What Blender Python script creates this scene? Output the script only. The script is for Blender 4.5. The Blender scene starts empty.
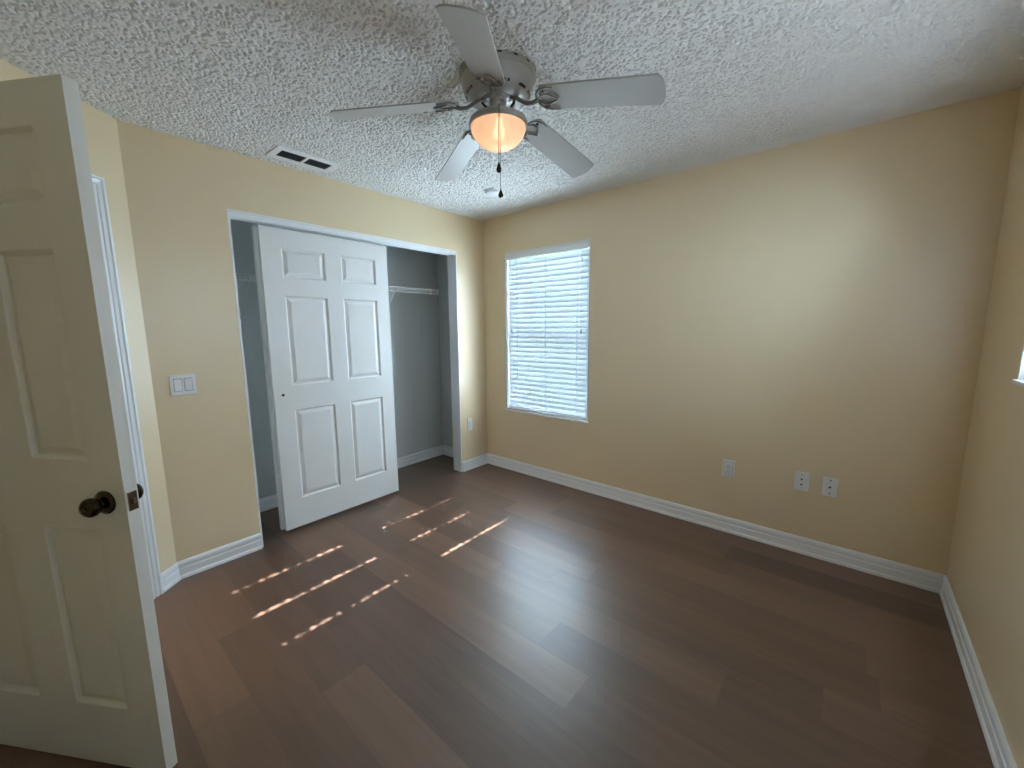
import bpy, math, random
from mathutils import Vector, Matrix
random.seed(7)
S = bpy.context.scene
COL = S.collection

# ------------------------------------------------------------------ camera
F_PX, YAW, PITCH, ROLL = 400.6, math.pi/4 + 0.167 - 0.25, -0.14, -0.0096
CAM = Vector((2.835, -2.9358, 1.4082))
fw = Vector((-math.sin(YAW)*math.cos(PITCH), math.cos(YAW)*math.cos(PITCH), math.sin(PITCH)))
rt = Vector((math.cos(YAW), math.sin(YAW), 0))
up = rt.cross(fw)
rt2 = rt*math.cos(ROLL) + up*math.sin(ROLL)
up2 = -rt*math.sin(ROLL) + up*math.cos(ROLL)
cd = bpy.data.cameras.new('camera'); cam = bpy.data.objects.new('camera', cd); COL.objects.link(cam)
cd.sensor_width = 36.0; cd.lens = F_PX/1024*36; cd.clip_start = 0.02; cd.clip_end = 200
m = Matrix((rt2, up2, -fw)).transposed().to_4x4(); m.translation = CAM
cam.matrix_world = m
S.camera = cam

# ------------------------------------------------------------------ sky, sun, exposure
SKY = 46.0; SUN = 125.0; EXPO = 0.46; HALL_FILL = 13.0; FILL_BACK, FILL_RIGHT = 93.0, 11.5
W_ = bpy.data.worlds.new('sky'); S.world = W_; W_.use_nodes = True
bg = W_.node_tree.nodes['Background']; bg.inputs[0].default_value = (0.58, 0.79, 1.0, 1); bg.inputs[1].default_value = SKY
sd = bpy.data.lights.new('sun', 'SUN'); sd.energy = SUN; sd.angle = math.radians(0.28); sd.color = (0.90, 0.95, 1.0)
sun = bpy.data.objects.new('sun', sd); COL.objects.link(sun)
SUN_EL = math.radians(30.0)
sdir = Vector((-1, -0.055, -math.tan(SUN_EL))).normalized()
sun.rotation_euler = sdir.to_track_quat('-Z', 'Y').to_euler(); sun.location = (8, -1, 5)
# spots added just inside each blind, standing in for light through the window
def window_spots(p0, p1, nu, nz, aim, total, col):
    for i in range(nu):
        for j in range(nz):
            l = bpy.data.lights.new('window_daylight', 'SPOT'); l.energy = total/(nu*nz); l.spot_size = math.radians(176); l.spot_blend = 1.0
            l.shadow_soft_size = 0.0; l.color = col
            o = bpy.data.objects.new('window_daylight', l); COL.objects.link(o)
            a, c = (i+0.5)/nu, (j+0.5)/nz
            o.location = (p0[0]+(p1[0]-p0[0])*a, p0[1]+(p1[1]-p0[1])*a, p0[2]+(p1[2]-p0[2])*c)
            o.rotation_euler = Vector(aim).to_track_quat('-Z', 'Y').to_euler()
window_spots((0.30, -0.022, 0.68), (1.16, -0.022, 2.02), 3, 4, (0, -1, -0.03), FILL_BACK, (0.66, 0.86, 1.0))
window_spots((3.292, -0.68, 1.24), (3.292, -1.34, 2.04), 2, 2, (-1, 0, 0.15), FILL_RIGHT/2, (0.84, 0.93, 1.0))
window_spots((3.292, -1.57, 1.24), (3.292, -2.24, 2.04), 2, 2, (-1, 0, 0.15), FILL_RIGHT/2, (0.84, 0.93, 1.0))
# two spots added to throw a bluish patch of light onto the window wall
for loc, tgt, e, ang in (((3.288, -1.10, 1.95), (2.30, 0.0, 1.84), 15.0, 56), ((3.288, -1.90, 1.75), (2.00, 0.0, 1.40), 24.0, 44)):
    l = bpy.data.lights.new('window_daylight', 'SPOT'); l.energy = e; l.spot_size = math.radians(ang); l.spot_blend = 1.0; l.shadow_soft_size = 0.0; l.color = (0.50, 0.76, 1.0)
    o = bpy.data.objects.new('window_daylight', l); COL.objects.link(o); o.location = loc
    o.rotation_euler = (Vector(tgt)-Vector(loc)).to_track_quat('-Z', 'Y').to_euler()
vs = S.view_settings
vs.view_transform = 'Standard'; vs.look = 'None'; vs.gamma = 1; vs.use_curve_mapping = False; vs.exposure = EXPO
S.cycles.use_denoising = True
S.cycles.max_bounces = 12; S.cycles.diffuse_bounces = 8; S.cycles.transmission_bounces = 8; S.cycles.transparent_max_bounces = 12
S.cycles.sample_clamp_indirect = 60.0
S.cycles.caustics_reflective = False; S.cycles.caustics_refractive = False

# ------------------------------------------------------------------ measures
H = 2.44; RW = 3.314; YD = -2.558; ANG = 0.7093
YL, YR, ZO = -2.121, -0.368, 2.0965
CB = -0.60; CR = -0.095; CLF = -2.40           # closet back, right end, left end
FY = -3.48                                      # wall behind the camera
DS, DC = math.sin(ANG), math.cos(ANG)
def dg(L, n=0.0, z=0.0):                        # a point on the slanted wall: L along it, n into the room
    return Vector((L*DS + n*DC, YD - L*DC + n*DS, z))
LEND = (YD - FY)/DC
OP0, OP1, OPZ = 0.184, 0.944, 2.058             # entry opening along the slanted wall

# ------------------------------------------------------------------ materials
def mat(name, col, rough=0.5, metal=0.0, spec=0.5):
    M = bpy.data.materials.new(name); M.use_nodes = True
    b = M.node_tree.nodes['Principled BSDF']
    b.inputs['Base Color'].default_value = (*col, 1); b.inputs['Roughness'].default_value = rough
    b.inputs['Metallic'].default_value = metal; b.inputs['Specular IOR Level'].default_value = spec
    return M
def nodes(M): return M.node_tree.nodes, M.node_tree.links, M.node_tree.nodes['Principled BSDF']
def noise(nt, scale, detail=2, vec=None):
    n = nt.nodes.new('ShaderNodeTexNoise'); n.inputs['Scale'].default_value = scale; n.inputs['Detail'].default_value = detail
    if vec: nt.links.new(vec, n.inputs['Vector'])
    return n
def objco(nt):
    t = nt.nodes.new('ShaderNodeTexCoord'); return t.outputs['Object']
def bump(M, scale, strength, dist, detail=2):
    n, l, b = nodes(M); nt = M.node_tree
    nz = noise(nt, scale, detail, objco(nt)); bp = n.new('ShaderNodeBump')
    bp.inputs['Strength'].default_value = strength; bp.inputs['Distance'].default_value = dist
    l.new(nz.outputs['Fac'], bp.inputs['Height']); l.new(bp.outputs[0], b.inputs['Normal'])
    return M
m_wall = bump(mat('cream_wall_paint', (0.73, 0.59, 0.385), 0.36, spec=1.0), 130, 0.12, 0.002)
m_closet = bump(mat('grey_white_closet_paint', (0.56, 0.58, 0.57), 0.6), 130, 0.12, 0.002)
m_cdoor = mat('white_sliding_door_paint', (0.76, 0.76, 0.755), 0.34)
m_trim = mat('white_trim_paint', (0.80, 0.81, 0.83), 0.32)
m_door = bump(mat('white_door_paint', (0.67, 0.66, 0.625), 0.36), 220, 0.08, 0.001)
m_vinyl = mat('white_vinyl', (0.8, 0.82, 0.84), 0.4)
m_plate = mat('white_plastic', (0.78, 0.78, 0.80), 0.3)
m_dark = mat('dark_recess', (0.015, 0.015, 0.015), 0.6)
m_bronze = mat('aged_bronze', (0.05, 0.038, 0.026), 0.18, 1.0)
m_brass = mat('antique_brass', (0.20, 0.145, 0.10), 0.28, 1.0)
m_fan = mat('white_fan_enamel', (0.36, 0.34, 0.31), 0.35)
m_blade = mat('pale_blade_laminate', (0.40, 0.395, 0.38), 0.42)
m_wire = mat('white_coated_wire', (0.8, 0.8, 0.8), 0.35)
m_vent = mat('dark_grey_vent_louvre', (0.10, 0.11, 0.12), 0.5)
m_chain = mat('dull_nickel_chain', (0.16, 0.13, 0.10), 0.6, 0.3)
m_gap = mat('grey_shadow_gasket', (0.22, 0.23, 0.25), 0.6)  # shade of the gaps round the switch rockers put into the colour
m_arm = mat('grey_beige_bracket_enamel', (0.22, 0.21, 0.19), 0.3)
m_metal = mat('zinc_track', (0.45, 0.46, 0.48), 0.35, 0.8)

m_ceil = mat('popcorn_ceiling', (0.76, 0.755, 0.74), 0.9, spec=0.1)

def floor_mat():
    M = mat('brown_vinyl_planks', (0.1, 0.07, 0.06), 0.4, spec=0.7); n, l, b = nodes(M); nt = M.node_tree
    def ma(op, a, bb=None):
        x = n.new('ShaderNodeMath'); x.operation = op
        for i, s in enumerate((a, bb)):
            if s is None: continue
            if isinstance(s, (int, float)): x.inputs[i].default_value = s
            else: l.new(s, x.inputs[i])
        return x.outputs[0]
    sp = n.new('ShaderNodeSeparateXYZ'); l.new(objco(nt), sp.inputs[0])
    X, Y = sp.outputs['X'], sp.outputs['Y']
    yr = ma('DIVIDE', Y, 0.182); row = ma('FLOOR', yr)
    w1 = n.new('ShaderNodeTexWhiteNoise'); w1.noise_dimensions = '1D'; l.new(row, w1.inputs['W'])
    u = ma('ADD', ma('DIVIDE', X, 1.22), w1.outputs['Value']); cell = ma('FLOOR', u)
    cv = n.new('ShaderNodeCombineXYZ'); l.new(row, cv.inputs[0]); l.new(cell, cv.inputs[1])
    w2 = n.new('ShaderNodeTexWhiteNoise'); w2.noise_dimensions = '3D'; l.new(cv.outputs[0], w2.inputs['Vector'])
    # grain, stretched along the plank and shifted per plank
    gv = n.new('ShaderNodeCombineXYZ'); l.new(ma('ADD', ma('MULTIPLY', X, 1.6), ma('MULTIPLY', w2.outputs['Value'], 37)), gv.inputs[0])
    l.new(ma('MULTIPLY', Y, 26), gv.inputs[1]); l.new(ma('MULTIPLY', w2.outputs['Value'], 11), gv.inputs[2])
    g = noise(nt, 1.0, 6, gv.outputs[0]); g.inputs['Roughness'].default_value = 0.65; g.inputs['Distortion'].default_value = 0.6
    gv2 = n.new('ShaderNodeCombineXYZ'); l.new(ma('ADD', X, ma('MULTIPLY', w2.outputs['Value'], 13)), gv2.inputs[0]); l.new(ma('MULTIPLY', Y, 4), gv2.inputs[1])
    g2 = noise(nt, 1.3, 2, gv2.outputs[0])
    t = ma('ADD', ma('MULTIPLY', w2.outputs['Value'], 0.48), ma('ADD', ma('MULTIPLY', g.outputs['Fac'], 0.55), ma('MULTIPLY', g2.outputs['Fac'], 0.35)))
    cr = n.new('ShaderNodeValToRGB'); l.new(t, cr.inputs[0])
    cr.color_ramp.elements[0].position = 0.25; cr.color_ramp.elements[0].color = (0.058, 0.031, 0.020, 1)
    cr.color_ramp.elements[1].position = 1.1 if False else 1.0; cr.color_ramp.elements[1].color = (0.184, 0.107, 0.071, 1)
    # seams
    fy = ma('FRACT', yr); sy = ma('LESS_THAN', ma('MINIMUM', fy, ma('SUBTRACT', 1.0, fy)), 0.006)
    fx = ma('FRACT', u); sx = ma('LESS_THAN', ma('MINIMUM', fx, ma('SUBTRACT', 1.0, fx)), 0.0010)
    seam = ma('MAXIMUM', sy, sx)
    mx = n.new('ShaderNodeMix'); mx.data_type = 'RGBA'; l.new(ma('MULTIPLY', seam, 0.3), mx.inputs['Factor'])
    l.new(cr.outputs[0], mx.inputs['A']); mx.inputs['B'].default_value = (0.03, 0.02, 0.016, 1)
    l.new(mx.outputs['Result'], b.inputs['Base Color'])
    rr = ma('ADD', 0.30, ma('MULTIPLY', g.outputs['Fac'], 0.16)); l.new(rr, b.inputs['Roughness'])
    bp = n.new('ShaderNodeBump'); bp.inputs['Strength'].default_value = 0.25; bp.inputs['Distance'].default_value = 0.002
    l.new(g.outputs['Fac'], bp.inputs['Height']); l.new(bp.outputs[0], b.inputs['Normal'])
    return M
m_floor = floor_mat()

def slat_mat(name, f):
    M = bpy.data.materials.new(name); M.use_nodes = True; nt = M.node_tree; n, l = nt.nodes, nt.links
    b = n['Principled BSDF']; b.inputs['Base Color'].default_value = (0.86, 0.88, 0.90, 1); b.inputs['Roughness'].default_value = 0.4
    tr = n.new('ShaderNodeBsdfTranslucent'); tr.inputs[0].default_value = (0.82, 0.86, 0.90, 1)
    mx = n.new('ShaderNodeMixShader'); mx.inputs[0].default_value = f
    l.new(b.outputs[0], mx.inputs[1]); l.new(tr.outputs[0], mx.inputs[2]); l.new(mx.outputs[0], n['Material Output'].inputs[0])
    return M
m_slat = slat_mat('white_blind_slat', 0.15); m_slat_r = slat_mat('thin_white_blind_slat', 0.16)
def glass_mat():
    M = bpy.data.materials.new('clear_window_glass'); M.use_nodes = True; nt = M.node_tree; n, l = nt.nodes, nt.links
    n.remove(n['Principled BSDF'])
    t = n.new('ShaderNodeBsdfTransparent'); t.inputs[0].default_value = (0.95, 0.96, 0.97, 1)
    g = n.new('ShaderNodeBsdfGlossy'); g.inputs['Roughness'].default_value = 0.0
    fr = n.new('ShaderNodeFresnel'); fr.inputs[0].default_value = 1.45
    mx = n.new('ShaderNodeMixShader'); l.new(fr.outputs[0], mx.inputs[0]); l.new(t.outputs[0], mx.inputs[1]); l.new(g.outputs[0], mx.inputs[2])
    l.new(mx.outputs[0], n['Material Output'].inputs[0]); return M
m_glass = glass_mat()
def bowl_mat():
    # frosted glass bowl: lit by the bulb inside it, gives off the lamp's warm glow
    M = bpy.data.materials.new('frosted_lamp_glass'); M.use_nodes = True; nt = M.node_tree; n, l = nt.nodes, nt.links
    b = n['Principled BSDF']; b.inputs['Base Color'].default_value = (0.9, 0.75, 0.6, 1); b.inputs['Roughness'].default_value = 0.25
    tr = n.new('ShaderNodeBsdfTranslucent'); tr.inputs[0].default_value = (0.95, 0.84, 0.72, 1)
    mx = n.new('ShaderNodeMixShader'); mx.inputs[0].default_value = 0.65
    l.new(b.outputs[0], mx.inputs[1]); l.new(tr.outputs[0], mx.inputs[2])
    tp = n.new('ShaderNodeBsdfTransparent'); m2 = n.new('ShaderNodeMixShader'); m2.inputs[0].default_value = 0.06
    l.new(mx.outputs[0], m2.inputs[1]); l.new(tp.outputs[0], m2.inputs[2]); l.new(m2.outputs[0], n['Material Output'].inputs[0])
    return M
m_bowl = bowl_mat()
m_bulb = mat('lit_bulb', (1, 1, 1), 0.4)
_b = m_bulb.node_tree.nodes['Principled BSDF']; _b.inputs['Emission Color'].default_value = (1.0, 0.62, 0.38, 1); _b.inputs['Emission Strength'].default_value = 7.5
m_ground = mat('outdoor_grass', (0.16, 0.20, 0.08), 0.9)
m_hallfloor = m_floor

# ------------------------------------------------------------------ mesh helpers
class MB:
    def __init__(s): s.v = []; s.f = []; s.m = []; s.mi = 0
    def add(s, vs, fs):
        o = len(s.v); s.v += [tuple(x) for x in vs]; s.f += [tuple(o+i for i in f) for f in fs]; s.m += [s.mi]*len(fs)
    def box(s, a, b, xf=None):
        x0, y0, z0 = a; x1, y1, z1 = b
        vs = [Vector(p) for p in ((x0,y0,z0),(x1,y0,z0),(x1,y1,z0),(x0,y1,z0),(x0,y0,z1),(x1,y0,z1),(x1,y1,z1),(x0,y1,z1))]
        if xf: vs = [xf(v) for v in vs]
        s.add(vs, [(0,3,2,1),(4,5,6,7),(0,1,5,4),(1,2,6,5),(2,3,7,6),(3,0,4,7)])
    def prism(s, poly, z0, z1):
        n = len(poly)
        s.add([(x, y, z0) for x, y in poly]+[(x, y, z1) for x, y in poly],
              [tuple(range(n))[::-1], tuple(range(n, 2*n))]+[(i, (i+1) % n, n+(i+1) % n, n+i) for i in range(n)])
    def sweep(s, prof, p0, n0, p1, n1):
        # prof: (out, z) pairs; p: wall points (x,y); n: room-ward vectors at each end (mitred length)
        k = len(prof); vs = []
        for p, nn in ((p0, n0), (p1, n1)):
            for o, z in prof: vs.append((p[0]+nn[0]*o, p[1]+nn[1]*o, z))
        s.add(vs, [tuple(range(k)), tuple(range(2*k-1, k-1, -1))]+[(i, k+i, k+(i+1) % k, (i+1) % k) for i in range(k)])
    def lathe(s, prof, c=(0,0,0), seg=32, axis='Z', cap0=False, cap1=False):
        vs = []; k = len(prof)
        for j in range(seg):
            a = 2*math.pi*j/seg; ca, sa = math.cos(a), math.sin(a)
            for r, h in prof:
                p = {'Z': (r*ca, r*sa, h), 'Y': (r*ca, h, r*sa), 'X': (h, r*ca, r*sa)}[axis]
                vs.append((p[0]+c[0], p[1]+c[1], p[2]+c[2]))
        fs = []
        for j in range(seg):
            j2 = (j+1) % seg
            for i in range(k-1): fs.append((j*k+i, j2*k+i, j2*k+i+1, j*k+i+1))
        if cap0: fs.append(tuple(j*k for j in range(seg))[::-1])
        if cap1: fs.append(tuple(j*k+k-1 for j in range(seg)))
        s.add(vs, fs)
    def tube(s, pts, r, seg=8, r2=None):
        pts = [Vector(p) for p in pts]; n = len(pts); vs = []
        for i, p in enumerate(pts):
            t = (pts[min(i+1, n-1)]-pts[max(i-1, 0)]).normalized()
            a = t.orthogonal().normalized() if i == 0 else (pa - t*pa.dot(t)).normalized()
            pa = a; b = t.cross(a)
            rr = r if r2 is None else r+(r2-r)*i/(n-1)
            for j in range(seg):
                q = 2*math.pi*j/seg; vs.append(p+(a*math.cos(q)+b*math.sin(q))*rr)
        fs = [tuple(range(seg))[::-1], tuple(range((n-1)*seg, n*seg))]
        for i in range(n-1):
            for j in range(seg): fs.append((i*seg+j, i*seg+(j+1) % seg, (i+1)*seg+(j+1) % seg, (i+1)*seg+j))
        s.add(vs, fs)
    def build(s, name, mats, parent=None, smooth=False, bevel=0, matrix=None):
        me = bpy.data.meshes.new(name); me.from_pydata([tuple(v) for v in s.v], [], s.f)
        if not isinstance(mats, (list, tuple)): mats = [mats]
        for q in mats: me.materials.append(q)
        if len(mats) > 1: me.polygons.foreach_set('material_index', s.m)
        me.validate(); me.update()
        import bmesh
        bm = bmesh.new(); bm.from_mesh(me); bmesh.ops.recalc_face_normals(bm, faces=bm.faces); bm.to_mesh(me); bm.free()
        if smooth: me.polygons.foreach_set('use_smooth', [True]*len(me.polygons)); me.update()
        o = bpy.data.objects.new(name, me); COL.objects.link(o)
        if parent: o.parent = parent
        if matrix: o.matrix_local = matrix
        if smooth and smooth != 'all':
            md = o.modifiers.new('edges', 'EDGE_SPLIT'); md.split_angle = math.radians(40)
        if bevel:
            md = o.modifiers.new('bevel', 'BEVEL'); md.width = bevel; md.segments = 2; md.limit_method = 'ANGLE'; md.angle_limit = math.radians(40)
        return o
def tag(o, label, cat, group=None, kind=None):
    o['label'] = label; o['category'] = cat
    if group: o['group'] = group
    if kind: o['kind'] = kind
    return o
def empty(name, loc=(0,0,0), rz=0):
    o = bpy.data.objects.new(name, None); o.empty_display_size = 0.1; COL.objects.link(o); o.location = loc; o.rotation_euler = (0, 0, rz)
    return o

# ------------------------------------------------------------------ room shell
T = 0.115; TO = 0.16
outline = [(-0.80, TO), (RW+TO, TO), (RW+TO, FY-TO), (1.9, FY-TO), (1.9, -4.9), (-1.1, -4.9), (-1.1, -2.9), (-0.80, -2.55)]
b = MB(); b.prism(outline, -0.12, 0.0); tag(b.build('floor', m_floor), 'dark brown wood-look plank floor running through the room', 'floor', kind='structure')
def ceiling_mesh():
    # slab whose underside carries the sprayed popcorn relief as real geometry
    import numpy as np
    b = MB(); b.prism(outline, H+0.001, H+0.12); o = b.build('ceiling', m_ceil)
    rng = np.random.default_rng(5)
    st = 0.0032; x0, x1, y0, y1 = 0.0, RW, FY, 0.0
    nx, ny = int((x1-x0)/st)+1, int((y1-y0)/st)+1
    X = np.linspace(x0, x1, nx); Y = np.linspace(y0, y1, ny)
    def val(cell, seed):
        g = np.random.default_rng(seed).random((int((y1-y0)/cell)+4, int((x1-x0)/cell)+4))
        def w(t):
            i = np.floor(t).astype(int); f = t-i; return i, f*f*(3-2*f)
        ix, fx = w((X-x0)/cell); iy, fy = w((Y-y0)/cell)
        a = g[iy][:, ix]*(1-fx)+g[iy][:, ix+1]*fx; c = g[iy+1][:, ix]*(1-fx)+g[iy+1][:, ix+1]*fx
        return a*(1-fy)[:, None]+c*fy[:, None]
    n1 = val(0.0082, 1)*0.5+val(0.0058, 2)*0.5
    hgt = np.clip((n1-0.33)/0.15, 0, 1); hgt = hgt*hgt*(3-2*hgt)*0.0080+val(0.0065, 3)*0.0014
    edge = np.clip((-Y-0.05)/0.10, 0.10, 1)[:, None]
    Z = H-0.0004-hgt*edge
    P = np.empty((ny, nx, 3)); P[..., 0] = X[None, :]; P[..., 1] = Y[:, None]; P[..., 2] = Z
    idx = np.arange(nx*ny).reshape(ny, nx)
    q = np.stack([idx[:-1, :-1], idx[1:, :-1], idx[1:, 1:], idx[:-1, 1:]], -1).reshape(-1, 4)
    me = bpy.data.meshes.new('relief'); base = o.data
    bv = np.array([v.co[:] for v in base.vertices]); bf = [tuple(p.vertices) for p in base.polygons]
    nv = len(bv)
    me.vertices.add(nv+nx*ny); me.vertices.foreach_set('co', np.concatenate([bv, P.reshape(-1, 3)]).ravel())
    li = [i for f in bf for i in f]; ls = np.cumsum([0]+[len(f) for f in bf])
    loops = np.concatenate([np.array(li), (q+nv).ravel()]); starts = np.concatenate([ls[:-1], ls[-1]+4*np.arange(len(q))])
    me.loops.add(len(loops)); me.loops.foreach_set('vertex_index', loops.astype(np.int32))
    me.polygons.add(len(starts)); me.polygons.foreach_set('loop_start', starts.astype(np.int32))
    sm_ = np.ones(len(starts), dtype=bool); sm_[:len(bf)] = False
    me.update(calc_edges=True); me.polygons.foreach_set('use_smooth', sm_); me.materials.append(m_ceil); me.update(); me.validate()
    o.data = me; me.name = 'ceiling'
    return o
tag(ceiling_mesh(), 'white popcorn textured ceiling', 'ceiling', kind='structure')

# window holes
BW = (0.278, 1.183, 0.605, 2.098)                     # back window x0,x1,z0,z1
RWIN = [(-1.360, -0.630), (-2.280, -1.530)]; RZ = (1.190, 2.110)
b = MB()
b.box((-0.80, 0, 0), (BW[0], TO, H)); b.box((BW[1], 0, 0), (RW+TO, TO, H))
b.box((BW[0], 0, 0), (BW[1], TO, BW[2])); b.box((BW[0], 0, BW[3]), (BW[1], TO, H))
tag(b.build('wall_back', m_wall), 'cream wall with the blind-covered window and three wall plates', 'wall', kind='structure')
b = MB()
ys = [0.0, RWIN[0][1], RWIN[0][0], RWIN[1][1], RWIN[1][0], FY]
for i in (0, 2, 4): b.box((RW, ys[i+1], 0), (RW+TO, ys[i], H))
for i in (1, 3): b.box((RW, ys[i+1], 0), (RW+TO, ys[i], RZ[0])); b.box((RW, ys[i+1], RZ[1]), (RW+TO, ys[i], H))
tag(b.build('wall_right', m_wall), 'cream wall along the right edge of the room', 'wall', kind='structure')
b = MB(); b.box((LEND*DS-0.02, FY-TO, 0), (RW+TO, FY, H))
tag(b.build('wall_front', m_wall), 'cream wall behind the viewer', 'wall', kind='structure')
# closet front wall: room face cream, inner faces closet grey
b = MB()
J = 0.012
b.box((-T, YR+J, 0), (0, 0, H)); b.box((-T, YL-J, ZO+J), (0, YR+J, H))
b.prism([(0, YL-J), (-T, YL-J), (-T, YD-0.05), (0, YD)], 0, H)
o = b.build('wall_left', [m_wall, m_closet])
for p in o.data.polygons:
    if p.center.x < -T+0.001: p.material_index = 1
tag(o, 'cream wall around the closet opening', 'wall', kind='structure')
# closet interior
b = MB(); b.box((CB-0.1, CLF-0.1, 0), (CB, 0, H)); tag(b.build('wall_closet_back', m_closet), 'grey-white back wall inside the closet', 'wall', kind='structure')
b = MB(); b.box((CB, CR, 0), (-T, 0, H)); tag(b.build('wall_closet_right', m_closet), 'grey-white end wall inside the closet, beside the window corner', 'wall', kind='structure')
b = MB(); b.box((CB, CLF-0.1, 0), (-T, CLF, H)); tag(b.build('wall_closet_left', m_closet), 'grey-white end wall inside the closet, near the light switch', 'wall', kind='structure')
# slanted entry wall with the doorway
def dbox(b, L0, L1, n0, n1, z0, z1):
    b.box((L0, n0, z0), (L1, n1, z1), lambda v: dg(v.x, v.y, v.z))
b = MB(); dbox(b, 0, OP0-0.018, -T, 0, 0, H); dbox(b, OP1+0.018, LEND, -T, 0, 0, H); dbox(b, OP0-0.018, OP1+0.018, -T, 0, OPZ+0.018, H)
tag(b.build('wall_entry', m_wall), 'slanted cream wall holding the entry doorway', 'wall', kind='structure')
# hallway stub behind the doorway
b = MB(); b.prism([(-0.80, -2.56), (-0.70, -2.56), (-0.98, -2.95), (-0.98, -4.8), (1.78, -4.8), (1.78, FY-TO), (1.9, FY-TO), (1.9, -4.9), (-1.1, -4.9), (-1.1, -2.9)], 0, H)
tag(b.build('wall_hall', m_wall), 'cream hallway walls beyond the entry doorway', 'wall', kind='structure')

hl = empty('ceiling_light', (0.10, -3.75, H)); tag(hl, 'round hallway ceiling light beyond the entry doorway', 'ceiling light')  # unseen fixture added with its lamp to give warm fill
b = MB(); b.lathe([(0.0, -0.001), (0.16, -0.001), (0.165, -0.010), (0.165, -0.022), (0.150, -0.030), (0.0, -0.030)], (0,0,0), 40); b.build('base', m_plate, hl, smooth=True)
ld = bpy.data.lights.new('hall_lamp', 'AREA'); ld.shape = 'DISK'; ld.size = 0.28; ld.energy = HALL_FILL; ld.color = (1.0, 0.80, 0.58)
lo = bpy.data.objects.new('hall_lamp', ld); COL.objects.link(lo); lo.parent = hl; lo.location = (0, 0, -0.032)

# jamb lining of the closet opening
b = MB()
b.box((-T, YR, 0), (0.001, YR+J, ZO+J)); b.box((-T, YL-J, 0), (0.001, YL, ZO+J)); b.box((-T, YL, ZO), (0.001, YR, ZO+J))
tag(b.build('trim_1', m_trim, bevel=0.0015), 'white lining around the closet opening', 'trim', kind='structure')
# entry jamb + casing
b = MB()
dbox(b, OP0-0.018, OP0, -T, 0.0, 0, OPZ+0.018); dbox(b, OP1, OP1+0.018, -T, 0.0, 0, OPZ+0.018); dbox(b, OP0, OP1, -T, 0.0, OPZ, OPZ+0.018)
dbox(b, OP0, OP0+0.012, -T, -0.04, 0, OPZ); dbox(b, OP1-0.012, OP1, -T, -0.04, 0, OPZ)
tag(b.build('trim_2', m_trim), 'white door jamb in the slanted wall', 'trim', kind='structure')
CAS = [(0, 0.005), (0.004, 0.011), (0.013, 0.012), (0.016, 0.006), (0.021, 0.006), (0.024, 0.012), (0.036, 0.015), (0.039, 0.010), (0.043, 0.010), (0.046, 0.018), (0.057, 0.018), (0.059, 0)]
def casing(b, side):
    k = len(CAS)
    Lb = OP0-0.004 if side < 0 else OP1+0.004
    vs = []
    for z, mit in ((0, 0), (OPZ+0.004, 1)):
        for w, n_ in CAS: vs.append(dg(Lb+side*w, n_, z+(w if mit else 0)))
        vs.append(dg(Lb, 0, z))
    k += 1
    b.add(vs, [tuple(range(k)), tuple(range(2*k-1, k-1, -1))]+[(i, k+i, k+(i+1) % k, (i+1) % k) for i in range(k)])
b = MB(); casing(b, -1); casing(b, 1)
vs = []
for Lb, sg in ((OP0-0.004, -1), (OP1+0.004, 1)):
    for w, n_ in CAS: vs.append(dg(Lb+sg*w, n_, OPZ+0.004+w))
    vs.append(dg(Lb, 0, OPZ+0.004))
k = len(CAS)+1
b.add(vs, [tuple(range(k)), tuple(range(2*k-1, k-1, -1))]+[(i, k+i, k+(i+1) % k, (i+1) % k) for i in range(k)])
tag(b.build('trim_3', m_trim), 'white moulded casing around the entry doorway', 'trim', kind='structure')

# baseboards
BP = [(0, 0), (0.019, 0), (0.019, 0.012), (0.016, 0.019), (0.0125, 0.022), (0.0125, 0.058), (0.009, 0.062), (0.009, 0.074), (0.012, 0.078), (0.011, 0.092), (0.006, 0.102), (0.003, 0.104), (0, 0.104)]
def baseboard(name, p0, n0, p1, n1, label):
    b = MB(); b.sweep(BP, p0, n0, p1, n1); return tag(b.build(name, m_trim), label, 'baseboard', kind='structure')
baseboard('baseboard_back', (0, 0), (1, -1), (RW, 0), (-1, -1), 'white baseboard under the window wall')
baseboard('baseboard_right', (RW, 0), (-1, -1), (RW, FY), (-1, 1), 'white baseboard along the right wall')
baseboard('baseboard_front', (RW, FY), (-1, 1), (LEND*DS, FY), (0, 1), 'white baseboard behind the viewer')
baseboard('baseboard_corner', (0, 0), (1, -1), (0, YR+J), (1, 0), 'short white baseboard between closet and window corner')
mn = Vector((1, 0)) + Vector((DC, DS)); mn = mn / mn.dot(Vector((1, 0)))
baseboard('baseboard_left', (0, YL-J), (1, 0), (0, YD), tuple(mn), 'white baseboard under the light switch')
cpt = dg(OP0-0.063)
baseboard('baseboard_entry', (0, YD), tuple(mn), (cpt.x, cpt.y), (DC, DS), 'tiny white baseboard between door casing and corner')
e1, e2 = dg(OP1+0.063), dg(LEND)
baseboard('baseboard_entry_far', (e1.x, e1.y), (DC, DS), (e2.x, e2.y), (DC, DS), 'white baseboard on the slanted wall past the hinges')
baseboard('baseboard_closet_back', (CB, CLF), (1, 1), (CB, CR), (1, -1), 'white baseboard on the closet back wall')
baseboard('baseboard_closet_right', (CB, CR), (1, -1), (-T, CR), (0, -1), 'white baseboard on the closet end wall by the corner')
baseboard('baseboard_closet_left', (CB, CLF), (1, 1), (-T, CLF), (0, 1), 'white baseboard on the closet end wall by the switch')

b = MB(); b.box((-14, -16, -0.5), (18, 14, -0.35)); tag(b.build('ground', m_ground), 'grass outside the windows', 'ground', kind='structure')

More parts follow.
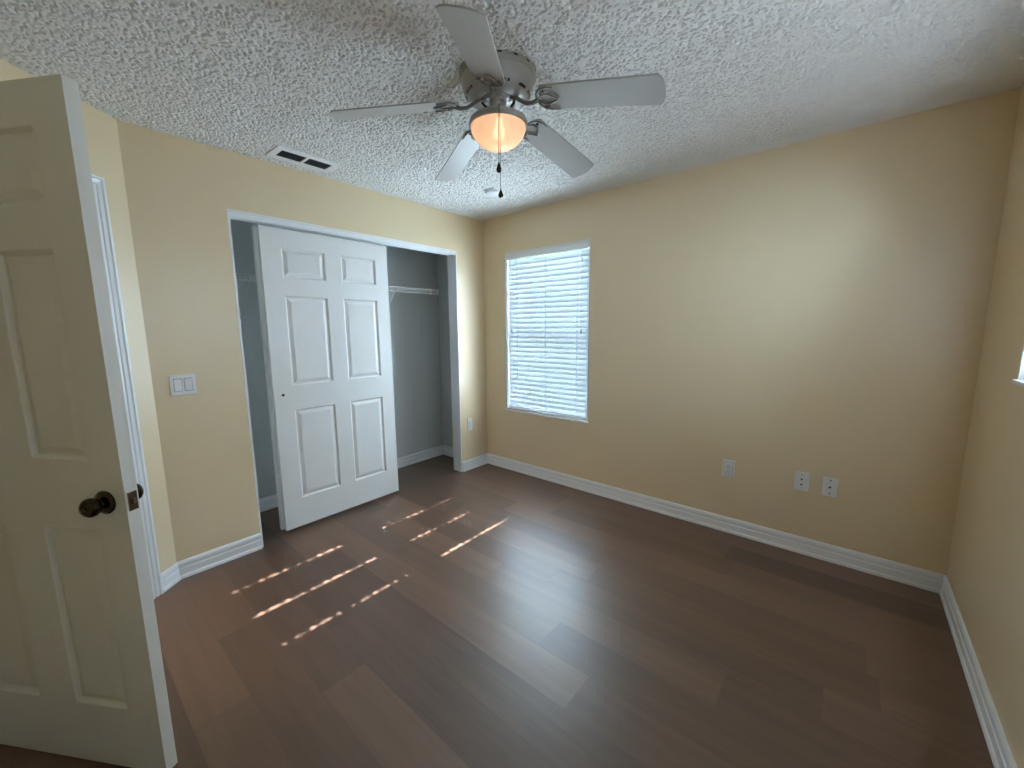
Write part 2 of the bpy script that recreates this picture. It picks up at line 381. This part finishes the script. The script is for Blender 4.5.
# ------------------------------------------------------------------ six-panel doors (local: x along width, y = 0..th, z up)
def panel_door(w, h, th, cols, rows, z0=0.0):
    b = MB()
    xs = sorted({0, w, *[c for p in cols for c in p]}); zs = sorted({0, h, *[c for p in rows for c in p]})
    for side in (0, 1):
        Y = 0 if side == 0 else th; sg = 1 if side == 0 else -1
        for i in range(len(xs)-1):
            for j in range(len(zs)-1):
                a = (xs[i], xs[i+1]); c = (zs[j], zs[j+1])
                if a in cols and c in rows:
                    prev = None
                    for ins, dep in ((0, 0), (0.003, 0.001), (0.011, 0.0125), (0.015, 0.013), (0.036, 0.0045), (0.039, 0.004)):
                        q = [(a[0]+ins, Y+sg*dep, c[0]+ins), (a[1]-ins, Y+sg*dep, c[0]+ins), (a[1]-ins, Y+sg*dep, c[1]-ins), (a[0]+ins, Y+sg*dep, c[1]-ins)]
                        if prev: b.add(prev+q, [(k_, (k_+1) % 4, 4+(k_+1) % 4, 4+k_) for k_ in range(4)])
                        prev = q
                    b.add(prev, [(0, 1, 2, 3)])
                else:
                    b.add([(a[0], Y, c[0]), (a[1], Y, c[0]), (a[1], Y, c[1]), (a[0], Y, c[1])], [(0, 1, 2, 3)])
    b.add([(0,0,0),(w,0,0),(w,th,0),(0,th,0),(0,0,h),(w,0,h),(w,th,h),(0,th,h)], [(0,3,2,1),(4,5,6,7),(1,2,6,5),(3,0,4,7)])
    return b
def weld(o):
    import bmesh
    bm = bmesh.new(); bm.from_mesh(o.data); bmesh.ops.remove_doubles(bm, verts=bm.verts, dist=1e-5)
    bmesh.ops.recalc_face_normals(bm, faces=bm.faces); bm.to_mesh(o.data); bm.free()

# entry door, standing open about a right angle; local x from free edge to hinge, local -y.. faces the viewer
A = 3.694; EX, EY = 1.281, -2.820
ROWS = [(0.215, 0.825), (1.03, 1.62), (1.74, 1.925)]
DW = 0.76
bd = panel_door(DW, 2.032, 0.035, [(0.11, 0.31), (0.45, 0.65)], ROWS)
d1 = bd.build('door_1', m_door); weld(d1)
# local y runs to the far side: N = (Dy,-Dx)
Dv = Vector((math.cos(A), math.sin(A), 0)); Nv = Vector((Dv.y, -Dv.x, 0))
mx = Matrix((Dv, Nv, Vector((0, 0, 1)))).transposed().to_4x4(); mx.translation = Vector((EX, EY, 0.010)); d1.matrix_world = mx
tag(d1, 'white six-panel entry door standing open in the left foreground', 'door', kind='structure')
KX, KZ = 0.068, 0.909
def knob(sg, y0):
    k_ = MB()
    prof = [(0.0, 0), (0.034, 0), (0.035, 0.004), (0.032, 0.008), (0.022, 0.011), (0.013, 0.014), (0.012, 0.020), (0.016, 0.022), (0.024, 0.027), (0.0278, 0.036), (0.0268, 0.045), (0.021, 0.052), (0.012, 0.0550), (0.011, 0.0540), (0.0, 0.0540)]
    k_.lathe([(r, y0+sg*h_) for r, h_ in prof], (KX, 0, KZ), 32, 'Y')
    return k_.build('door_knob', m_bronze, d1, smooth=True)
kn = knob(-1, 0.0); knob(1, 0.035)
q = MB(); q.lathe([(0, -0.059), (0.0045, -0.059), (0.005, -0.0540)], (KX, 0, KZ), 12, 'Y'); q.box((KX-0.0012, -0.0635, KZ-0.004), (KX+0.0012, -0.0590, KZ+0.004))
q.build('turn_button', m_brass, kn)
q = MB(); q.box((-0.0015, 0.006, KZ-0.028), (0.001, 0.031, KZ+0.028)); lp = q.build('latch_plate', m_brass, d1, bevel=0.002)
q = MB(); q.prism([(-0.011, 0.012), (0, 0.012), (0, 0.026), (-0.004, 0.026)], KZ-0.008, KZ+0.008); q.build('latch_bolt', m_brass, lp)
for hz in (0.20, 1.0, 1.82):
    q = MB(); q.lathe([(0, hz-0.045), (0.006, hz-0.045), (0.006, hz+0.045), (0, hz+0.045)], (DW+0.006, 0.041, 0), 12, 'Z'); q.box((DW-0.001, 0.004, hz-0.045), (DW+0.002, 0.040, hz+0.045)); q.build('hinge', m_bronze, d1)

# closet sliding doors; local x towards +y of the room, room face at local y = 0 going to -x
CROWS = [(0.20, 0.835), (1.00, 1.60), (1.715, 1.91)]
def closet_door(name, xf, y0, w, cols, label):
    o = panel_door(w, 2.024, 0.033, cols, CROWS).build(name, m_cdoor); weld(o)
    mm = Matrix((Vector((0, 1, 0)), Vector((-1, 0, 0)), Vector((0, 0, 1)))).transposed().to_4x4(); mm.translation = Vector((xf, y0, 0.030)); o.matrix_world = mm
    return tag(o, label, 'door', kind='structure')
dc = closet_door('door_2', -0.040, -1.962, 0.900, [(0.118, 0.405), (0.518, 0.797)], 'white six-panel sliding door in front of the closet')
q = MB(); q.lathe([(0, -0.0002), (0.0085, -0.0002), (0.0095, -0.0018), (0.011, -0.0018), (0.0115, 0.0)], (0.055, 0, 0.945), 20, 'Y'); q.build('finger_pull', m_metal, dc)
q = MB(); q.lathe([(0, -0.0006), (0.008, -0.0006)], (0.055, 0, 0.945), 20, 'Y'); q.build('pull_recess', m_dark, dc)
dc2 = closet_door('door_3', -0.082, -1.977, 0.900, [(0.118, 0.405), (0.518, 0.797)], 'second sliding closet door, parked behind the front one')
# track with fascia
b = MB(); b.box((-0.006, YL, 2.066), (-0.002, YR-0.0, ZO)); b.box((-0.110, YL, ZO-0.004), (-0.006, YR, ZO))
b.box((-0.078, YL, 2.070), (-0.076, YR, ZO-0.004)); b.box((-0.036, YL, 2.075), (-0.034, YR, ZO-0.004))
tag(b.build('trim_4', m_trim), 'white sliding door track across the closet header', 'trim', kind='structure')

# ------------------------------------------------------------------ windows (local: x along wall, -y to the room, z up)
def window(name, loc, rz, w, h, label, rail=0.5):
    root = empty(name, loc, rz); tag(root, label, 'window', kind='structure')
    f = MB(); fr = 0.038
    y0, y1 = 0.085, 0.145
    f.box((0, y0, 0), (fr, y1, h)); f.box((w-fr, y0, 0), (w, y1, h)); f.box((fr, y0, 0), (w-fr, y1, fr)); f.box((fr, y0, h-fr), (w-fr, y1, h))
    zr = h*rail; f.box((fr, y0+0.008, zr-0.022), (w-fr, y1-0.01, zr+0.022))
    f.build('window_frame', m_vinyl, root, bevel=0.002)
    for a, c in ((fr, zr-0.022), (zr+0.022, h-fr)):
        g = MB(); g.box((fr, 0.112, a), (w-fr, 0.116, c)); g.build('window_pane', m_glass, root)
    s_ = MB(); t_ = 0.010                                 # painted reveal lining and thin sill
    s_.box((0, -0.004, 0), (t_, y0, h)); s_.box((w-t_, -0.004, 0), (w, y0, h)); s_.box((t_, -0.004, h-t_), (w-t_, y0, h))
    s_.build('window_reveal', m_trim, root)
    s_ = MB(); s_.box((-0.006, -0.016, -0.004), (w+0.006, y0, 0.012)); s_.build('window_sill', m_trim, root, bevel=0.003)
    return root
window('window_1', (BW[0], 0, BW[2]), 0, BW[1]-BW[0], BW[3]-BW[2], 'white framed window behind the large blind on the back wall', 0.49)
for i, (ya, yb) in enumerate(RWIN):
    window('window_%d' % (i+2), (RW, yb, RZ[0]), -math.pi/2, yb-ya, RZ[1]-RZ[0], ['white framed window at the right edge of the view', 'white framed window in the right wall, nearer the viewer'][i], 0.5)

STH = 0.0028
def blind(loc, rz, w, h, tilt, pitch, label, cracks=(), group=None, tassels=(), SW=0.054):
    root = empty('window_blind', loc, rz); tag(root, label, 'blind', group)
    q = MB(); q.box((0.012, -0.014, h-0.068), (w-0.012, -0.006, h-0.010)); q.box((0.012, -0.017, h-0.016), (w-0.012, -0.006, h-0.010)); q.box((0.012, -0.017, h-0.068), (w-0.012, -0.006, h-0.062))
    q.build('valance', m_vinyl, root, bevel=0.0015)
    q = MB(); q.box((0.014, 0.000, h-0.052), (w-0.014, 0.054, h-0.012)); q.build('head_rail', m_vinyl, root)
    q = MB(); yc = 0.030
    ct, st = math.cos(tilt), math.sin(tilt)
    z = h-0.068; half = SW/2*st; zt_ = z+0.008-half; zl_ = 0.031+half
    n_ = int(round((zt_-zl_)/pitch))+1; pitch = (zt_-zl_)/(n_-1)
    rnd = random.Random(int(abs(loc[1])*100)); OV = SW*st-pitch-0.003
    sx0, sx1 = 0.016, w-0.016
    for i in range(n_):
        zc = zt_-pitch*i
        crack = next((c for c in cracks if abs(loc[2]+zc-SW/2*st-c) < pitch/2), None)
        nu = 120 if crack else 1
        ph = [rnd.uniform(0, 6.28) for _ in range(4)]
        cs = []
        sag = rnd.uniform(-0.0015, 0.0015)
        for (a, hh) in ((-1, 0), (-0.33, 0.0022), (0.33, 0.0022), (1, 0)):      # a=-1: room edge, low
            cs.append((yc+a*SW/2*ct+hh*st, zc+sag+a*SW/2*st+hh*ct*-1, ct, st, a))
        vs = []
        for k_ in range(nu+1):
            u = sx0+(sx1-sx0)*k_/nu
            g = 0
            if crack:
                g = OV+0.0024+0.0026*math.sin(u*2*math.pi/0.066+ph[0])+0.0018*math.sin(u*2*math.pi/0.041+ph[1])+0.0022*math.sin(u*2*math.pi/0.31+ph[2])
                g = max(g, 0)
            for (y, zz, c_, s_, a) in cs:
                lift = g if a < -0.9 else (g*0.3 if a < 0 else 0)
                vs.append((u, y, zz+lift)); 
            for (y, zz, c_, s_, a) in reversed(cs):
                lift = g if a < -0.9 else (g*0.3 if a < 0 else 0)
                vs.append((u, y-STH*s_, zz+STH*c_+lift))
        fs = [tuple(range(8)), tuple(range(8*nu+7, 8*nu-1, -1))]
        for k_ in range(nu):
            for j in range(8): fs.append((k_*8+j, (k_+1)*8+j, (k_+1)*8+(j+1) % 8, k_*8+(j+1) % 8))
        q.add(vs, fs)
    q.build('slats', m_slat_r if cracks else m_slat, root)
    q = MB(); q.box((0.016, 0.006, 0.016), (w-0.016, 0.052, 0.036)); q.build('bottom_rail', m_vinyl, root, bevel=0.002)
    for u in ([0.14, 0.5, 0.86] if w > 0.8 else [0.2, 0.8]):
        q = MB(); yy = yc-SW/2*ct-0.004; q.tube([(w*u, yy, 0.03), (w*u, yy, z)], 0.0011, 5); q.build('ladder_cord', m_vinyl, root)
    for (u, zt, zbm) in tassels:
        q = MB(); q.tube([(u, -0.008, z), (u, -0.008, zbm)], 0.0010, 5); cdn = q.build('pull_cord', m_vinyl, root)
        q = MB(); q.lathe([(0.0015, zbm+0.004), (0.0035, zbm-0.004), (0.0065, zbm-0.024), (0.005, zbm-0.030), (0, zbm-0.030)], (u, -0.008, 0), 12); q.build('cord_tassel', m_metal, cdn, smooth=True)
    return root
blind((BW[0], 0, BW[2]), 0, BW[1]-BW[0], BW[3]-BW[2], math.radians(75), 0.0442, 'large white slatted blind filling the back wall window', tassels=((0.075, 0, 0.78), (0.83, 0, 0.78), (0.832, 0, 1.36)), SW=0.065)
CR_Z = [1.71, 1.54, 1.37]
for i, (ya, yb) in enumerate(RWIN):
    blind((RW, yb, RZ[0]), -math.pi/2, yb-ya, RZ[1]-RZ[0], math.radians(81), 0.0432,
          ['white slatted blind at the right edge of the view, nearer the corner', 'white slatted blind on the right wall, nearer the viewer'][i], cracks=CR_Z, group='blinds on the right wall')

# ------------------------------------------------------------------ wire closet shelf
sh = empty('wire_shelf', (-0.45, -1.3, 1.78)); tag(sh, 'white wire closet shelf with a front lip on the closet back wall', 'shelf')
YA, YB, ZS, XF = CLF+0.01, -0.345, 1.780, -0.300
def shp(b_, name, par=sh, **k_):
    o = b_.build(name, m_wire, par, **k_); o.matrix_parent_inverse = Matrix.Translation(-Vector((-0.45, -1.3, 1.78))); return o
q = MB()
for i in range(int((YB-YA)/0.0254)+1):
    y = YA+0.0254*i; q.tube([(CB+0.004, y, ZS), (XF, y, ZS), (XF+0.002, y, ZS-0.044)], 0.0014, 5)
shp(q, 'deck_wires')
q = MB()
for x, z in ((XF, ZS-0.003), (XF+0.004, ZS-0.044), (CB+0.012, ZS-0.003), ((XF+CB)/2, ZS-0.003)): q.tube([(x, YA, z), (x, YB, z)], 0.0034, 8)
shp(q, 'rails', smooth=True)
for y in (-0.80, -1.95):
    q = MB(); q.tube([(XF+0.006, y, ZS-0.048), (XF+0.002, y, ZS-0.006), (XF-0.03, y, ZS-0.03), (CB+0.006, y, ZS-0.30), (CB+0.006, y, ZS-0.33)], 0.0042, 8); shp(q, 'brace')
for y in (YB+0.002, -0.43):
    q = MB(); q.box((XF-0.006, y-0.006, ZS-0.050), (XF+0.010, y+0.006, ZS+0.004)); shp(q, 'end_cap', bevel=0.002)

# ------------------------------------------------------------------ ceiling air vent
v = empty('ceiling_vent', (0.20, -1.755, H)); tag(v, 'rectangular ceiling air vent with two dark louvred openings', 'vent')
LX, LY = 0.095, 0.185
q = MB()
z0 = -0.016
q.box((-LX, -LY, z0), (-0.052, LY, 0)); q.box((0.052, -LY, z0), (LX, LY, 0)); q.box((-0.052, -LY, z0), (0.052, -0.145, 0)); q.box((-0.052, 0.145, z0), (0.052, LY, 0)); q.box((-0.052, -0.009, z0), (0.052, 0.009, 0))
q.build('vent_frame', m_plate, v, bevel=0.003)
q = MB(); q.box((-0.052, -0.145, -0.0115), (0.052, 0.145, -0.0105)); q.build('vent_throat', m_dark, v)
for s_ in (-1, 1):
    q = MB()
    for i in range(7):
        x = -0.044+i*0.0147; y0_, y1_ = (0.009, 0.145) if s_ > 0 else (-0.145, -0.009)
        q.add([(x, y0_, -0.0118), (x, y1_, -0.0118), (x+0.010, y1_, -0.0155), (x+0.010, y0_, -0.0155), (x+0.001, y0_, -0.0116), (x+0.001, y1_, -0.0116), (x+0.011, y1_, -0.0150), (x+0.011, y0_, -0.0150)], [(0,1,2,3),(7,6,5,4),(0,4,5,1),(3,2,6,7),(0,3,7,4),(1,5,6,2)])
    q.build('louvres', m_vent, v)

# ------------------------------------------------------------------ smoke detector
q = MB(); q.lathe([(0.068, 0), (0.068, -0.010), (0.064, -0.014), (0.058, -0.015), (0.057, -0.019), (0.054, -0.030), (0.048, -0.034), (0.0, -0.036)], (0, 0, 0), 40)
sm = q.build('smoke_detector', m_plate, smooth=True); sm.location = (0.665, -0.58, H); tag(sm, 'small round white smoke detector on the ceiling near the corner', 'smoke detector')

# ------------------------------------------------------------------ wall plates (local x along wall, room side -y, z up)
def plate(name, loc, rz, w, h, label, cat, group=None):
    root = empty(name, loc, rz); tag(root, label, cat, group)
    q = MB(); q.box((-w/2, -0.006, -h/2), (w/2, 0, h/2)); q.build('cover_plate', m_plate, root, bevel=0.003)
    return root
def screw(root, x, z):
    q = MB(); q.lathe([(0, -0.0075), (0.003, -0.0072), (0.0035, -0.006)], (x, 0, z), 10, 'Y'); q.build('screw', m_metal, root)
def duplex(root):
    for s_ in (-1, 1):
        q = MB(); q.lathe([(0, -0.0085), (0.0155, -0.0085), (0.0165, -0.006)], (0, 0, s_*0.0195), 20, 'Y'); fc = q.build('receptacle', m_plate, root)
        q = MB()
        for x, hh in ((-0.006, 0.004), (0.006, 0.0035)): q.box((x-0.001, -0.0090, s_*0.0195+0.003-hh), (x+0.001, -0.0083, s_*0.0195+0.003+hh))
        q.lathe([(0, -0.0090), (0.0022, -0.0090)], (0, 0, s_*0.0195-0.008), 10, 'Y'); q.build('slots', m_dark, fc)
    screw(root, 0, 0)
r_ = plate('power_outlet', (2.268, 0, 0.449), 0, 0.074, 0.118, 'white duplex outlet under the reflection, leftmost plate on the window wall', 'outlet'); duplex(r_)
r_ = plate('power_outlet', (0, -0.241, 0.460), math.pi/2, 0.062, 0.118, 'white duplex outlet between the closet and the corner', 'outlet'); duplex(r_)
def jacks(root, zs, r=0.0048):
    for z in zs:
        q = MB(); q.lathe([(0.006, -0.006), (0.0058, -0.012), (0.003, -0.0122)], (0, 0, z), 16, 'Y'); j = q.build('jack', m_metal, root)
        q = MB(); q.lathe([(0, -0.0125), (r, -0.0125), (r, -0.006)], (0, 0, z), 12, 'Y'); q.build('socket', m_dark, j)
r_ = plate('wall_jack', (2.670, 0, 0.459), 0, 0.072, 0.116, 'white wall plate with two dark jacks one above the other', 'wall jack'); jacks(r_, (0.014, -0.018)); screw(r_, 0, 0.042); screw(r_, 0, -0.042)
r_ = plate('wall_jack', (2.807, 0, 0.457), 0, 0.072, 0.116, 'white wall plate with one dark jack between two screws, rightmost plate', 'wall jack'); jacks(r_, (0.0,), 0.0055)
for z in (0.040, -0.040):
    q = MB(); q.lathe([(0, -0.0078), (0.0035, -0.0072), (0.0042, -0.006)], (0, 0, z), 10, 'Y'); q.build('screw', m_vent, r_)
r_ = plate('light_switch', (0, -2.430, 1.110), math.pi/2, 0.116, 0.114, 'white double rocker light switch beside the closet opening', 'light switch')
for s_ in (-1, 1):
    q = MB(); x = s_*0.023
    q.box((x-0.0185, -0.0068, -0.036), (x+0.0185, -0.006, 0.036)); q.build('switch_bezel', m_gap, r_)  # grey plate drawing the shaded gap round the rocker
    q = MB(); t1, t2 = (0.0135, 0.0072) if s_ < 0 else (0.0072, 0.0135)
    q.add([(x-0.0165, -0.0065, -0.033), (x+0.0165, -0.0065, -0.033), (x+0.0165, -0.0065, 0.033), (x-0.0165, -0.0065, 0.033), (x-0.0165, -t1, -0.033), (x+0.0165, -t1, -0.033), (x+0.0165, -t2, 0.033), (x-0.0165, -t2, 0.033)],
          [(0,1,2,3),(4,5,6,7),(0,1,5,4),(2,3,7,6),(1,2,6,5),(0,3,7,4)]); q.build('rocker', m_plate, r_)
    

# ------------------------------------------------------------------ ceiling fan
FC = Vector((1.634, -1.589, H))
fan = empty('ceiling_fan', FC); tag(fan, 'white five-blade flush ceiling fan with a lit glass bowl', 'ceiling fan')
q = MB()
q.lathe([(0.150, 0.0), (0.158, -0.006), (0.158, -0.022), (0.148, -0.030), (0.145, -0.060), (0.138, -0.080), (0.120, -0.098), (0.096, -0.106), (0.072, -0.106), (0.070, -0.085), (0.030, -0.080)], (0,0,0), 64)
mh = q.build('motor_housing', m_fan, fan, smooth=True)
def slot_ring(r0, z0_, r1, z1_, groups, half):
    for a in groups:
        q = MB(); pts = []
        for t_ in (-1, 0, 1):
            aa = a+t_*half
            for r, z in ((r0, z0_), (r1, z1_)): pts.append((r*math.cos(aa), r*math.sin(aa), z))
        q.add(pts, [(0, 2, 3, 1), (2, 4, 5, 3)]); q.build('vent_slot', m_dark, mh)
slot_ring(0.1335, -0.0875, 0.1262, -0.0945, [k_*2*math.pi/5+da for k_ in range(5) for da in (0.0,)], 0.15)
slot_ring(0.1335, -0.0875, 0.1262, -0.0945, [k_*2*math.pi/5+da for k_ in range(5) for da in (0.38, 0.50, 0.62, 0.74)], 0.035)
slot_ring(0.1586, -0.010, 0.1586, -0.017, [k_*2*math.pi/16 for k_ in range(16)], 0.05)
q = MB(); q.lathe([(0.0715, -0.1045), (0.0695, -0.0865), (0.030, -0.0815)], (0,0,0), 40); q.build('motor_recess', m_dark, mh, smooth='all')  # dark liner puts the shade of the hub recess into the colour
q = MB(); q.lathe([(0.0, -0.082), (0.055, -0.082), (0.062, -0.090), (0.062, -0.103), (0.050, -0.108), (0.036, -0.110), (0.033, -0.128), (0.037, -0.140), (0.0, -0.140)], (0,0,0), 40)
q.build('hub', m_fan, fan, smooth=True)
q = MB()
for k_ in range(10):
    a = k_*2*math.pi/10; q.lathe([(0, -0.111), (0.0055, -0.110), (0.006, -0.104)], (0.050*math.cos(a), 0.050*math.sin(a), 0), 8)
q.build('hub_screws', m_metal, fan)
PH, PIT, ZR, RT, DROP, R0 = 0.264, 0.24, 2.302-H, 0.655, 0.079, 0.185
w0, w1 = 0.061, 0.070
slope = DROP/(RT-0.2)
for k_ in range(5):
    a = PH+k_*2*math.pi/5
    rotm = Matrix.Rotation(a, 4, 'Z')
    # blade outline in (r, t)
    out = []
    for i in range(9):                       # root end, rounded
        th_ = math.pi/2+math.pi*i/8; out.append((R0+0.028+0.028*math.cos(th_), w0*math.sin(th_)))
    nn = 8
    for i in range(nn+1):                    # tip end, gentle arc with small corners
        t_ = -1+2*i/nn; out.append((RT-0.016*abs(t_)**2.4-(0.003 if abs(t_) == 1 else 0), w1*t_*(0.985 if abs(t_) == 1 else 1)))
    def pos(r, t_, dz):
        return Vector((r, t_*math.cos(PIT), ZR-(r-0.2)*slope-t_*math.sin(PIT)+dz))
    q = MB(); n_ = len(out)
    vs = [pos(r, t_, 0) for r, t_ in out]+[pos(r, t_, 0.006) for r, t_ in out]
    q.add(vs, [tuple(range(n_)), tuple(range(2*n_-1, n_-1, -1))]+[(i, (i+1) % n_, n_+(i+1) % n_, n_+i) for i in range(n_)])
    bl = q.build('blade', m_blade, fan, bevel=0.0012); bl.matrix_local = rotm
    # blade bracket: arm + scrolled plate under the root
    q = MB()
    arm = [(0.056, 0, -0.100), (0.080, 0, -0.109), (0.105, 0, -0.126), (0.130, 0, -0.142), (0.155, 0, -0.146), (0.178, 0, ZR-0.002)]
    q.tube(arm, 0.0085, 8)
    dz = -0.0045
    q.tube([pos(0.178, 0, dz), pos(0.196, 0.022, dz), pos(0.222, 0.026, dz), pos(0.245, 0.012, dz), pos(0.262, 0.0, dz)], 0.0036, 6)
    q.tube([pos(0.178, 0, dz), pos(0.196, -0.022, dz), pos(0.222, -0.026, dz), pos(0.245, -0.012, dz), pos(0.262, 0.0, dz)], 0.0036, 6)
    for s_ in (-1, 1):
        q.tube([pos(0.176, 0, dz), pos(0.180, s_*0.028, dz), pos(0.196, s_*0.048, dz), pos(0.222, s_*0.056, dz), pos(0.255, s_*0.055, dz)], 0.0058, 6, 0.003)
        q.lathe([(0, -0.010), (0.006, -0.009), (0.0065, -0.002), (0.0065, 0.0)], pos(0.212, s_*0.038, 0), 10)
    br = q.build('blade_bracket', m_arm, bl, smooth='all')
q = MB()   # light fitter: neck flaring into the pan
q.lathe([(0.030, -0.138), (0.034, -0.142), (0.036, -0.150), (0.046, -0.158), (0.075, -0.166), (0.104, -0.174), (0.118, -0.182), (0.121, -0.190), (0.121, -0.204), (0.117, -0.207), (0.114, -0.205), (0.114, -0.186), (0.060, -0.170), (0.0, -0.165)], (0,0,0), 56)
fit = q.build('light_fitter', m_fan, fan, smooth=True)
q = MB(); q.lathe([(0.112, -0.198), (0.1145, -0.210), (0.113, -0.222), (0.104, -0.240), (0.085, -0.262), (0.058, -0.280), (0.028, -0.289), (0.0, -0.291)], (0,0,0), 56)
q.build('glass_bowl', m_bowl, fan, smooth='all')
q = MB(); q.lathe([(0.0, -0.170), (0.012, -0.172), (0.013, -0.190), (0.022, -0.212), (0.026, -0.228), (0.022, -0.244), (0.010, -0.253), (0.0, -0.255)], (0.004,0,0), 20)
q.build('bulb', m_bulb, fan, smooth='all')
tc = (CAM-FC); tc.z = 0; tc.normalize(); sd_ = Vector((-tc.y, tc.x, 0))
for (off, rr, zt, ze, ln) in ((0.0, 0.124, -0.200, -0.388, 0.040), (0.006, 0.124, -0.200, -0.488, 0.034)):
    p = tc*rr + sd_*off
    q = MB(); q.tube([(p.x*0.30, p.y*0.30, -0.148), (p.x*0.62, p.y*0.62, -0.158), (p.x*0.96, p.y*0.96, -0.174), (p.x, p.y, -0.190), (p.x, p.y, ze)], 0.0013, 6); ch = q.build('pull_chain', m_chain, fan)
    q = MB(); q.lathe([(0.0015, ze+0.002), (0.003, ze-0.004), (0.0105, ze-ln*0.65), (0.009, ze-ln*0.9), (0, ze-ln)], (p.x, p.y, 0), 14); q.build('pull_fob', m_bronze, ch, smooth=True)
